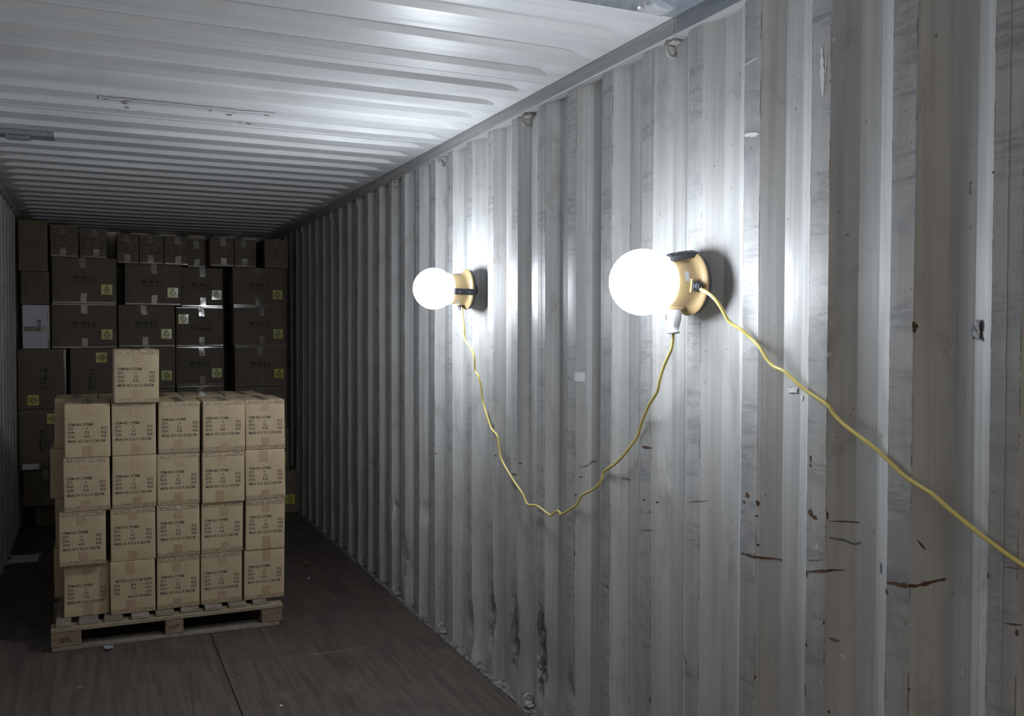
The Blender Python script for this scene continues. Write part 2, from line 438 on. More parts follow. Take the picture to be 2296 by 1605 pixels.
# ------------------------------------------------------------------ wear and painted dent shade on the right wall, each mark lying on the sheet
def panel_at(y):
    for a, b, p in PANELS:
        if a <= y < b: return p
    return PANELS[0][2]
def mark_line(name, pts, wd, mat, seed=0):
    q = []
    for (a, b), (c, d) in zip(pts, pts[1:]):
        n = max(4, int(math.hypot(c-a, d-b)/.004))
        q += [(a+(c-a)*i/n, b+(d-b)*i/n) for i in range(n)]
    q.append(pts[-1]); N = len(q); P = []
    for i, (y, z) in enumerate(q):
        f = i/(N-1); w_ = wd*(.35+.65*math.sin(math.pi*min(max(f, .06), .94)))*(1+.7*noise.noise(Vector((i*.35, seed*3.7, 0))))
        dz = .002*noise.noise(Vector((i*.2, seed*1.3, 2)))
        (ya, za), (yb, zb) = q[max(i-1, 0)], q[min(i+1, N-1)]; L_ = math.hypot(yb-ya, zb-za); ny, nz = -(zb-za)/L_, (yb-ya)/L_
        P.append([(wall_x(y+s_*w_*ny, z+dz+s_*w_*nz)-.0009-XR, y+s_*w_*ny-4.4, z+dz+s_*w_*nz) for s_ in (-.5, 0, .5)])
    m = MB(); m.quad_grid(P, True); p = panel_at(q[N//2][0]); return m.build(name, mat, p)
def mark_blob(name, y, z, ry, rz, mat, seed=0):
    m = MB(); P = []
    nr, na = (3, 14) if rz < .05 else (12, 40)
    for r in [.02+.98*i/(nr-1) for i in range(nr)]:
        row = []
        for k in range(na):
            an = 2*math.pi*k/na; rr = r*(1+.55*noise.noise(Vector((math.cos(an)*1.6, math.sin(an)*1.6, seed*5.3)))+.25*noise.noise(Vector((math.cos(an)*5, math.sin(an)*5, seed*2.3))))
            yy, zz = y+ry*rr*math.cos(an), z+rz*rr*math.sin(an); row.append((wall_x(yy, zz)-.001-XR, yy-4.4, zz))
        P.append(row)
    m.quad_grid(P, True, close_v=True); return m.build(name, mat, panel_at(y))
RL = [[(2.23, 1.016), (2.156, 1.018), (2.09, 1.023)], [(1.952, 1.025), (1.882, 1.044), (1.84, 1.054)], [(1.676, 1.063), (1.597, 1.073), (1.537, 1.102)],
      [(2.772, .981), (2.707, .99)], [(1.356, 1.056), (1.319, 1.061)], [(1.359, 1.172), (1.316, 1.181)], [(1.593, 1.182), (1.576, 1.161)], [(2.498, 1.001), (2.448, 1.011)],
      [(3.895, 1.022), (3.83, 1.028)], [(2.776, 1.27), (2.714, 1.272)], [(2.494, 1.123), (2.412, 1.14)], [(1.876, 1.174), (1.801, 1.183)], [(1.951, 1.057), (1.89, 1.068)]]
for i, l in enumerate(RL): mark_line('rust_scratch', l, (.007, .006, .009, .002, .003, .002, .004, .001, .006, .008, .002, .003, .002)[i], 'rust', i)
RB = [(2.204, 1.192, .012, .009), (2.218, 1.169, .008, .006), (2.158, 1.175, .008, .012), (1.941, 1.187, .010, .014), (1.925, 1.177, .013, .006), (1.88, 1.19, .004, .012), (2.76, 1.088, .012, .003),
      (2.696, 1.088, .007, .004), (2.162, 1.138, .008, .003), (2.156, 1.054, .006, .005), (1.943, 1.331, .004, .012), (1.943, 1.312, .005, .005), (3.814, 1.079, .01, .004), (3.251, 1.096, .01, .003),
      (4.095, 1.08, .008, .004), (4.412, 1.011, .01, .006), (4.932, .993, .01, .005), (2.719, .403, .004, .014), (1.953, .704, .002, .02), (1.872, .674, .005, .005), (3.016, .721, .012, .003)]
for i, (y, z, a, b) in enumerate(RB): mark_blob('rust_spot', y, z, a*.75, b*.75, 'rust', i)
R = random.Random(11)
for i in range(34):                         # small rust specks along the rib edges
    n = R.randint(-3, 16); y = YREF+PER*n-R.choice([.001, .07])+R.uniform(-.004, .004); z = R.choice([R.uniform(.6, 1.35), R.uniform(.25, 2.5)])
    mark_blob('rust_spot', y, z, R.uniform(.0015, .004), R.uniform(.003, .010), 'rust', 40+i)
mark_line('paint_chip', [(1.919, 2.41), (1.912, 2.283)], .014, 'bare', 1); mark_line('paint_chip', [(2.231, 2.242), (2.167, 2.234)], .012, 'bare', 2)
mark_line('paint_chip', [(2.233, 2.447), (2.175, 2.454)], .005, 'bare', 3); mark_line('paint_chip', [(1.905, 2.30), (1.90, 2.40)], .003, 'bare', 5)
for i, l in enumerate([[(1.876, 1.132), (1.839, 1.129), (1.818, 1.123), (1.797, 1.133)], [(3.256, 1.134), (3.221, 1.144), (3.201, 1.163), (3.162, 1.169)], [(2.954, 1.133), (2.911, 1.133)], [(1.875, .868), (1.849, .865)], [(2.56, .62), (2.5, .60)]]):
    mark_line('rubber_smear', l, (.006, .006, .007, .008, .01)[i], 'smear', 20+i)
for i, (y, z, a, b) in enumerate(((4.143, .30, .032, .13), (3.868, .29, .036, .15), (3.588, .31, .045, .17), (3.60, .20, .020, .12))): mark_blob('dent_shade', y, z, a, b, 'dent_shade', 90+i)  # dark patches that paint the shade of the pushed-in ribs
mark_blob('blue_mark', 1.713, 1.088, .006, .014, 'blue', 2)
mark_blob('rust_spot', 1.604, 1.679, .006, .012, 'rust', 71)

# ------------------------------------------------------------------ text and symbol outlines as meshes
_txt = {}
def text_geo(body):
    if body in _txt: return _txt[body]
    c = bpy.data.curves.new('t', 'FONT'); c.body = body; c.size = 1; c.resolution_u = 2; c.offset = .012
    o = bpy.data.objects.new('t', c); COL.objects.link(o); dg = bpy.context.evaluated_depsgraph_get(); dg.update()
    me = o.evaluated_get(dg).to_mesh(); vs = [(v.co.x, v.co.y) for v in me.vertices]; fs = [tuple(p.vertices) for p in me.polygons]
    o.evaluated_get(dg).to_mesh_clear(); bpy.data.objects.remove(o); bpy.data.curves.remove(c)
    x0 = min(v[0] for v in vs); x1 = max(v[0] for v in vs); cap = .729
    _txt[body] = ([((x-x0)/(x1-x0), y/cap) for x, y in vs], fs); return _txt[body]
class Flat:
    """2-D outline collection in (u, v) metres; mapped later onto a face"""
    def __init__(s): s.v = []; s.f = []
    def text(s, body, u, v, wd, cap, slant=0):
        V, F = text_geo(body); o = len(s.v); s.v += [(u+a*wd+slant*b*cap, v+b*cap) for a, b in V]; s.f += [tuple(o+k for k in f) for f in F]; return s
    def poly(s, pts): o = len(s.v); s.v += list(pts); s.f.append(tuple(range(o, o+len(pts)))); return s
    def rect(s, a, b, c, d): return s.poly([(a, b), (c, b), (c, d), (a, d)])
    def line(s, a, b, wd):
        dx, dy = b[0]-a[0], b[1]-a[1]; l = math.hypot(dx, dy); nx, ny = -dy/l*wd/2, dx/l*wd/2
        return s.poly([(a[0]+nx, a[1]+ny), (a[0]-nx, a[1]-ny), (b[0]-nx, b[1]-ny), (b[0]+nx, b[1]+ny)])
    def frame(s, a, b, c, d, wd):
        s.rect(a, b, c, b+wd); s.rect(a, d-wd, c, d); s.rect(a, b+wd, a+wd, d-wd); s.rect(c-wd, b+wd, c, d-wd); return s
    def turned(s, ang, du=0, dv=0, sc=1):
        q = Flat(); ca, sa = math.cos(ang), math.sin(ang); q.f = list(s.f); q.v = [(du+sc*(ca*u-sa*v), dv+sc*(sa*u+ca*v)) for u, v in s.v]; return q
ITEM = Flat()          # origin: left end of first line, on its centre
for body, u, v, wd in (('ITEM NO: 277888', 0, 0, .121), ('QTY.', 0, -.021, .030), ('4', .0865, -.021, .0062), ('PCS', .160, -.021, .026),
                       ('N.W.:', 0, -.042, .036), ('3.2', .080, -.042, .0205), ('KGS', .160, -.042, .0265), ('G.W.:', 0, -.063, .036), ('4.35', .075, -.063, .0285), ('KGS', .160, -.063, .0265),
                       ('MEAS: 43 X 22.5 X 28.5CM', 0, -.088, .178)):
    ITEM.text(body, u, v-.0072, wd, .0145)
SYM = Flat()           # fragile glass, umbrella, two up arrows
SYM.frame(-.098, -.028, -.046, .028, .003); SYM.poly([(-.092, .022), (-.052, .022), (-.060, .004), (-.069, -.003), (-.075, -.003), (-.084, .004)])
SYM.rect(-.0735, -.018, -.0705, -.003); SYM.rect(-.083, -.023, -.061, -.018)
SYM.frame(-.038, -.028, .014, .028, .003); SYM.poly([(-.012+.021*math.cos(math.pi*k/10), .004+.017*math.sin(math.pi*k/10)) for k in range(11)])
SYM.rect(-.0135, -.020, -.0105, .004); SYM.rect(-.0105, -.022, -.003, -.019)
for cx in (.034, .072):
    SYM.poly([(cx-.013, .006), (cx+.013, .006), (cx, .026)]); SYM.rect(cx-.004, -.017, cx+.004, .006)
SYM.rect(.022, -.025, .086, -.021)
WARN = Flat()          # printed triangle and small lines of the yellow label
for a, b in (((-.026, -.010), (.026, -.010)), ((.026, -.010), (0, .036)), ((0, .036), (-.026, -.010))): WARN.line(a, b, .0045)
WARN.line((0, .022), (0, .003), .0045); WARN.rect(-.0025, -.006, .0025, -.001); WARN.line((-.010, -.001), (-.006, .010), .003); WARN.line((.010, -.001), (.006, .010), .003)
for k, (a, b) in enumerate(((-.022, .020), (-.016, .024), (-.024, .012))): WARN.rect(a, -.020-.008*k, b, -.017-.008*k)
IDL = Flat().text('1DL', 0, 0, .056, .026, -.08)
MARK2 = Flat().text('1UUV', 0, 0, .052, .018, .05)

# ------------------------------------------------------------------ cartons
class Carton:
    """rounded, slightly bulging box; local origin at the middle of its base, front face towards -Y"""
    def __init__(s, w_, d_, h_, seed, bulge=.003, r=.005):
        s.w, s.d, s.h, s.seed, s.b, s.r = w_, d_, h_, seed, bulge, r
        R = random.Random(seed); s.k = [R.uniform(.2, 1.0)*bulge for _ in range(6)]
        s.skew = (R.uniform(-1, 1)*.004, R.uniform(-1, 1)*.003)
    def bulge(s, p):
        x, y, z = p; u, v, t = 2*x/s.w, 2*y/s.d, 2*z/s.h-1
        f = lambda a, b: max(0, 1-a*a)*max(0, 1-b*b)
        nx = s.k[0]*f(v, t) if u > .99 else (-s.k[1]*f(v, t) if u < -.99 else 0)
        ny = s.k[2]*f(u, t) if v > .99 else (-s.k[3]*f(u, t) if v < -.99 else 0)
        nz = s.k[4]*.6*f(u, v) if t > .99 else 0
        w_ = .0016*noise.noise(Vector((x*17, z*17, s.seed*3.3+y*9)))*min(1, s.b/.003)
        if abs(v) > .99: ny += w_*f(u, t)**.5
        sh = z/s.h
        return (x+nx+s.skew[0]*sh, y+ny+s.skew[1]*sh, z+nz)
    def front(s, x, z, off=.0008):
        q = s.bulge((x, -s.d/2, z)); return (q[0], q[1]-off, q[2])
    def side(s, x, y, z, off=.0008):
        q = s.bulge((x, y, z)); return q
    def mesh(s):
        a, b, c, r = s.w/2, s.d/2, s.h/2, s.r
        def lines(hf, n): return [-hf, -hf+r*.5, -hf+r] + [(-hf+r)+(2*hf-2*r)*i/n for i in range(1, n)] + [hf-r, hf-r*.5, hf]
        X, Y, Z = lines(a, 7), lines(b, 5), lines(c, 7)
        def rd(x, y, z):
            i = Vector((min(max(x, -a+r), a-r), min(max(y, -b+r), b-r), min(max(z, -c+r), c-r))); d = Vector((x, y, z))-i
            if d.length > 1e-9: i = i+d.normalized()*r
            return i
        m = MB()
        def face(U, V, fn):
            P = []
            for u in U:
                row = []
                for v in V:
                    raw = fn(u, v); q = rd(*raw); bl = s.bulge((raw[0], raw[1], raw[2]+c))
                    row.append((q.x+bl[0]-raw[0], q.y+bl[1]-raw[1], q.z+c+bl[2]-raw[2]-c))
                P.append(row)
            m.quad_grid(P, True)
        face(X, Z, lambda u, v: (u, -b, v)); face(X, Z, lambda u, v: (u, b, v)); face(Y, Z, lambda u, v: (-a, u, v)); face(Y, Z, lambda u, v: (a, u, v))
        face(X, Y, lambda u, v: (u, v, -c)); face(X, Y, lambda u, v: (u, v, c))
        me = bpy.data.meshes.new('body'); me.from_pydata(m.v, [], m.f)
        bm = bmesh.new(); bm.from_mesh(me); bmesh.ops.remove_doubles(bm, verts=bm.verts[:], dist=.0002); bmesh.ops.recalc_face_normals(bm, faces=bm.faces[:])
        for f in bm.faces: f.smooth = True
        bm.to_mesh(me); bm.free(); return me
    def decal(s, fl, du, dv, name, mat, parent, off=.001):
        me = bpy.data.meshes.new(name); me.from_pydata([s.front(u+du, v+dv, off) for u, v in fl.v], [], [tuple(reversed(f)) for f in fl.f] if False else fl.f)
        me.update(); return link(name, me, mat, parent)
    def strip_front(s, u0, u1, v0, v1, name, mat, parent, off=.0006, wob=0.0, tilt=0.0):
        m = MB(); N = 8; R = random.Random(s.seed*7+int(v0*1000)); P = []
        for j in range(N+1):
            v = v0+(v1-v0)*j/N; row = []
            for i in range(5):
                u = u0+(u1-u0)*i/4 + tilt*(v-v0)
                row.append(s.front(u, v, off+wob*(.5+.5*noise.noise(Vector((u*90, v*70, s.seed))))))
            P.append(row)
        m.quad_grid(P, True); return m.build(name, mat, parent)
    def strip_top(s, u0, u1, y0, y1, name, mat, parent, off=.0006):
        m = MB(); P = []
        for j in range(7):
            y = y0+(y1-y0)*j/6; P.append([(lambda q: (q[0], q[1], q[2]+off))(s.bulge((u0+(u1-u0)*i/4, y, s.h))) for i in range(5)])
        m.quad_grid(P, True); return m.build(name, mat, parent)

def pallet_carton(x0, x1, z0, yf, label, seed, printed=True, flip=False, h=.284, dz=0.0, rot=0.0, d=.43, group='cartons stacked on the pallet', toptape=False, front=True):
    wd = x1-x0; t = empty('carton', ((x0+x1)/2, yf+d/2, z0), (0, 0, rot)); tag(t, label, 'carton', group)
    c = Carton(wd, d, h, seed, .0032); R = random.Random(seed*31+5)
    link('body', c.mesh(), 'kraft', t)
    if front:
        cu = R.uniform(-.012, .012); l1 = R.uniform(.055, .08); l2 = R.uniform(.05, .075)
        c.strip_front(cu-.022, cu+.022, h-l1, h-.004, 'packing_tape', 'tape', t, .0007, .0010, R.uniform(-.08, .08))
        c2 = cu+R.uniform(-.008, .008)
        c.strip_front(c2-.022, c2+.022, .004, l2, 'packing_tape', 'tape', t, .0007, .0010, R.uniform(-.1, .1))
        if R.random() < .75: c.strip_front(-wd/2+.004, wd/2-.004, .003, .022+R.uniform(0, .006), 'edge_tape', 'tape_gloss', t, .0004, .0014)
        if R.random() < .75: c.strip_front(-wd/2+.004, wd/2-.004, h-.022-R.uniform(0, .006), h-.001, 'edge_tape', 'tape_gloss', t, .0004, .0022)
    if toptape:
        c.strip_top(-.024, .024, -d/2+.004, d/2-.004, 'packing_tape', 'tape', t)
        m = MB(); m.quad_grid([[(lambda q: (q[0], q[1], q[2]+.0009))(c.bulge((u, -d/2+.006+(d-.012)*j/6, h))) for u in (-.0012, .0012)] for j in range(7)]); m.build('flap_seam', 'ink', t)
    if printed:
        if flip: c.decal(ITEM.turned(math.pi), .094, h-.192+dz, 'printed_text', 'ink', t)
        else: c.decal(ITEM, -wd/2+.0185+R.uniform(-.002, .003), h-.107+dz, 'printed_text', 'ink', t)
    return t

# front rank of the pallet stack, measured per box: x0, x1, yfront, text shift
ROWN = ['bottom row', 'second row up', 'third row up', 'top row']
COLN = ['leftmost', 'second from left', 'middle', 'second from right', 'rightmost']
FR = [[(-.150, .072, 5.462, -.010), (.077, .303, 5.418, 0), (.311, .533, 5.425, 0), (.540, .762, 5.425, 0), (.773, .998, 5.420, .012)],
      [(-.169, .056, 5.415, 0), (.081, .306, 5.418, .008), (.314, .537, 5.425, .012), (.543, .768, 5.425, .008), (.781, .999, 5.410, .012)],
      [(-.144, .080, 5.418, 0), (.088, .310, 5.424, -.002), (.316, .540, 5.432, .006), (.549, .777, 5.410, .004), (.785, 1.007, 5.417, .004)],
      [(-.138, .083, 5.420, 0), (.090, .311, 5.424, 0), (.322, .540, 5.432, .010), (.553, .780, 5.410, .012), (.786, 1.007, 5.422, .008)]]
ZROW = [.1445, .4295, .7145, .9995]
for r, row in enumerate(FR):
    for c, (x0, x1, yf, dz) in enumerate(row):
        fl = (r == 0 and c == 1)
        lab = 'kraft carton in front of pallet stack, %s, %s%s' % (ROWN[r], COLN[c], ', print upside down' if fl else '')
        pallet_carton(x0, x1, ZROW[r], yf+.010, lab, 100+r*10+c, True, fl, dz=dz, toptape=(r == 3), rot=0)
pallet_carton(.100, .325, 1.2855, 5.40, 'single kraft carton standing on top of the pallet stack', 161, True, False, h=.286, dz=.004, toptape=True)
# rear rank: shows only past the left side and as the tops behind
XS2 = [(-.205, .020), (.030, .252), (.264, .487), (.496, .721), (.735, .960)]
for r in range(4):
    for c, (x0, x1) in enumerate(XS2):
        if r < 3 and 0 < c < 4: continue
        dx = (-.004, .004, -.022, .002)[r] if c == 0 else 0
        lab = 'kraft carton in rear rank of pallet stack, %s, %s' % (ROWN[r], COLN[c])
        pallet_carton(x0+dx, x1+dx, ZROW[r], 5.905, lab, 200+r*10+c, False, False, toptape=(r == 3), front=False, group='rear cartons on the pallet')
# inner columns of the rear rank carry the top boxes
for r in range(3):
    for c in (1, 2, 3):
        x0, x1 = XS2[c]
        pallet_carton(x0, x1, ZROW[r], 5.905, 'kraft carton hidden in rear rank of pallet stack, %s, %s' % (ROWN[r], COLN[c]), 200+r*10+c, False, front=False, group='rear cartons on the pallet')

# ------------------------------------------------------------------ pallet
pal = tag(empty('pallet', (.385, 5.855, 0)), 'wooden block pallet carrying the stack of kraft cartons', 'pallet')
PX0, PX1, PY0, PY1 = -.595, .595, -.49, .49
def pbox(name, x0, x1, y0, y1, z0, z1, mat, seed, c=.003):
    m = MB(); m.cham(x0, x1, y0, y1, z0, z1, c, .0015, seed); return m.build(name, mat, pal)
k = 0
for (ya, yb) in ((PY0, PY0+.10), (-.05, .05), (PY1-.10, PY1)):
    k += 1; pbox('bottom_board', PX0+.004, PX1-.02, ya, yb, .0005, .0215, 'deck', k)
    pbox('stringer_board', PX0, PX1, ya, yb, .1005, .1215, 'pine', k+10)
    for bi, (xa, xb) in enumerate(((PX0, PX0+.145), (-.035, .057), (PX1-.12, PX1-.004))):
        b = pbox('block', xa, xb, ya+.003, yb-.003, .0222, .0998, 'chip', k*7+bi, .004)
        if ya == PY0 and bi < 2:
            fl, du, dv = ((IDL, PX0+.042, .048), (MARK2, -.016, .056))[bi]
            me = bpy.data.meshes.new('stamp'); me.from_pydata([(u+du, ya+.003-.0022, v+dv) for u, v in fl.v], [], fl.f); link('stamp', me, 'ink', b)
for i, (xa, xb) in enumerate(((.022, .092), (.128, .218), (.245, .335), (.374, .462), (.492, .582), (.618, .710), (.738, .828), (.862, .955), (.988, 1.062))):
    f = 1.19/1.185; x_a, x_b = PX0+.02+(xa-.02)*f*1.035, PX0+.02+(xb-.02)*f*1.035
    x_a, x_b = max(x_a, PX0), min(x_b, PX1)
    bd = pbox('deck_board', x_a, x_b, PY0+.012+.008*(i % 3), PY1, .1222, .1438, 'deck', 50+i)
    nl = MB()
    for nx in (.3, .7):
        cx = x_a+(x_b-x_a)*nx; nl.lathe([(0.0001, .1444), (.003, .1444), (.003, .1430)], 8)
        nl.v[-24:] = [(a+cx, b_+PY0+.032, c_) for a, b_, c_ in nl.v[-24:]]
    nl.build('nail', 'rubber', bd)

# ------------------------------------------------------------------ wall of cartons at the far end
BG = 'cartons stacked across the far end'
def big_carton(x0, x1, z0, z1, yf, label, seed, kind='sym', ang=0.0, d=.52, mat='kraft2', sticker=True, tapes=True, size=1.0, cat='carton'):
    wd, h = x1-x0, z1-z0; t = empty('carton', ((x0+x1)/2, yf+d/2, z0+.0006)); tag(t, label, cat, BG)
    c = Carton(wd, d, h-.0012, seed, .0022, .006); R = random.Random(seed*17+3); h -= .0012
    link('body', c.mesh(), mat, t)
    rotd = abs(math.sin(ang)) > .5
    lw, lh = (h, wd) if rotd else (wd, h)
    def P(u, v): return (math.cos(ang)*u-math.sin(ang)*v, math.sin(ang)*u+math.cos(ang)*v+h/2)
    if kind == 'sym':
        du, dv = P(0, .01); c.decal(SYM.turned(ang, sc=size), du, dv, 'handling_symbols', 'ink', t, .0012)
    if kind == 'text':
        sc = wd/.225; c.decal(ITEM.turned(0, sc=sc*.98), -wd/2+.018*sc, h-.095*sc, 'printed_text', 'ink', t, .0012)
    if sticker:
        du, dv = P(lw*.345, -lh*.19)
        q = Flat().rect(-.043, -.043, .043, .043) if False else None
        m = MB(); N = 6; rows = []
        for j in range(N+1):
            row = []
            for i in range(N+1):
                u, v = -.043+.086*i/N, -.043+.086*j/N; a_, b_ = math.cos(ang)*u-math.sin(ang)*v, math.sin(ang)*u+math.cos(ang)*v
                row.append(c.front(a_+du, b_+dv, .0009))
            rows.append(row)
        m.quad_grid(rows, True); st = m.build('warning_label', 'yellow_label', t)
        w_ = c.decal(WARN.turned(ang), du, dv, 'printed_triangle', 'ink', t, .0016); w_.parent = st
    if tapes:
        l = min(.085, h*.3); cu = R.uniform(-.02, .02)
        if not rotd:
            c.strip_front(cu-.024, cu+.024, h-l, h-.002, 'packing_tape', 'tape2', t, .0008, .0008, R.uniform(-.15, .05))
            c.strip_front(cu-.022, cu+.026, .002, l, 'packing_tape', 'tape2', t, .0008, .0008, R.uniform(-.05, .12))
            c.strip_front(-wd/2+.005, wd/2-.005, .001, .014, 'edge_tape', 'tape2', t, .0005, .0012)
            if R.random() < .5: c.strip_front(-wd/2+.005, wd/2-.005, h-.012, h-.001, 'edge_tape', 'tape2', t, .0005, .0012)
        else:
            c.strip_front(wd/2-.02, wd/2-.003, .004, h-.004, 'edge_tape', 'tape2', t, .0005, .0015)
    return t, c
R90 = math.pi/2
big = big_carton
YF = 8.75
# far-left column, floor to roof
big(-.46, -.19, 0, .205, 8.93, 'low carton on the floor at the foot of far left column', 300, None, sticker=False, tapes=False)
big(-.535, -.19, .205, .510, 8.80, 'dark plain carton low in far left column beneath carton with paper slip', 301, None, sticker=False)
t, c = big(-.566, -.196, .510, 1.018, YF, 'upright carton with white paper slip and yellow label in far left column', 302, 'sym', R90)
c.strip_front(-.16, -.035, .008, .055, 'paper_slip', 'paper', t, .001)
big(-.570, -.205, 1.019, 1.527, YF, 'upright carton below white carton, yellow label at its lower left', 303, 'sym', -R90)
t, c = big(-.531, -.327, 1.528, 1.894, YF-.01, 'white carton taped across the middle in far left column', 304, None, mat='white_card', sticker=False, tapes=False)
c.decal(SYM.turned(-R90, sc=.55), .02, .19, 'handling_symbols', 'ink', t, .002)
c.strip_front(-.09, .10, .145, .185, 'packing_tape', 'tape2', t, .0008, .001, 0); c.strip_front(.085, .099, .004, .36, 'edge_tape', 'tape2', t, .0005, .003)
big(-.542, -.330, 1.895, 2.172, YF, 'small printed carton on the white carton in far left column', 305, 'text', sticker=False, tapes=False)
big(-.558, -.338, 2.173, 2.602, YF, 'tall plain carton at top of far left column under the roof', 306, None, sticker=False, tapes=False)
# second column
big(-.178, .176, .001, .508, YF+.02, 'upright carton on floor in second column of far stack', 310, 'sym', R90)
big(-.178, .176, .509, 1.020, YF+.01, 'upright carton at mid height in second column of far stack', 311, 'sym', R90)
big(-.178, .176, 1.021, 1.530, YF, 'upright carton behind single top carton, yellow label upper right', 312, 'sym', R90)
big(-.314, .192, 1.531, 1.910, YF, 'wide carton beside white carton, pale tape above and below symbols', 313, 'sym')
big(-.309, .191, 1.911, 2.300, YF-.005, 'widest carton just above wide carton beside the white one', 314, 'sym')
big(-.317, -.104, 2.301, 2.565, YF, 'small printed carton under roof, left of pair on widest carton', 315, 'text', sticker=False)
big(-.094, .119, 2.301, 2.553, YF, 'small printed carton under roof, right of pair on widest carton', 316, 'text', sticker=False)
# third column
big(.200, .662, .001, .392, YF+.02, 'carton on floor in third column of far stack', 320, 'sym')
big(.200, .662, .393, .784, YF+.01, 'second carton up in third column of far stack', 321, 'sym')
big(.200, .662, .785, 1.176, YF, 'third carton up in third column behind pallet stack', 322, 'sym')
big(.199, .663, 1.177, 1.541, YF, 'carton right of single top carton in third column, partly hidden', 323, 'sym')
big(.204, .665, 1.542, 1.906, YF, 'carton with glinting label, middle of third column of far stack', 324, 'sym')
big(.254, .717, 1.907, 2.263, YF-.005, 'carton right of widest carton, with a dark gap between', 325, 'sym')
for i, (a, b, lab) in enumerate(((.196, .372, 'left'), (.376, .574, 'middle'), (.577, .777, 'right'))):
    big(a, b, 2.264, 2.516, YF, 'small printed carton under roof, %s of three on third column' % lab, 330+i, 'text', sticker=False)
# fourth column, set further back
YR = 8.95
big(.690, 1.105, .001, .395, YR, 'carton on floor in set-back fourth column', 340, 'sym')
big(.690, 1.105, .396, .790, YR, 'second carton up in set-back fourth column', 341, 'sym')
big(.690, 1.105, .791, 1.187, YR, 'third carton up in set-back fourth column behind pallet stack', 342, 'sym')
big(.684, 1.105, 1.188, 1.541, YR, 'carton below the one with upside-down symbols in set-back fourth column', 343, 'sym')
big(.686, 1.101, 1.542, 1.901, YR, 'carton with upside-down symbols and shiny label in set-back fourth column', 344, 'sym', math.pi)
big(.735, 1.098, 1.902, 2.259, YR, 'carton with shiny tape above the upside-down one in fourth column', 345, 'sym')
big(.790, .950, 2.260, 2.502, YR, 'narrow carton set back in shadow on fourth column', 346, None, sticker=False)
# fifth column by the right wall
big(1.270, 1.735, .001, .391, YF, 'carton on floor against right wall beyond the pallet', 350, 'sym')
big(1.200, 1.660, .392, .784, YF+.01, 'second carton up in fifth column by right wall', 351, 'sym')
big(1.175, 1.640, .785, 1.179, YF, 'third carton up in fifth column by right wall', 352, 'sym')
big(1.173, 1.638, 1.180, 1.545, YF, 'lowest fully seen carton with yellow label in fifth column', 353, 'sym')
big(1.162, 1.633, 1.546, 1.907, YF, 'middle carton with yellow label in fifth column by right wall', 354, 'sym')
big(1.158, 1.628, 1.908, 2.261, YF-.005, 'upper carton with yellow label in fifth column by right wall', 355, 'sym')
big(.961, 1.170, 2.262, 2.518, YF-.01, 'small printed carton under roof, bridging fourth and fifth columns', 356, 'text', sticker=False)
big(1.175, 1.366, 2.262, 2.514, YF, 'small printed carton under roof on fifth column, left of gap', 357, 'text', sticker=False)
big(1.441, 1.654, 2.262, 2.530, YF, 'small printed carton under roof beside right wall, shiny tape', 358, 'text', sticker=False)

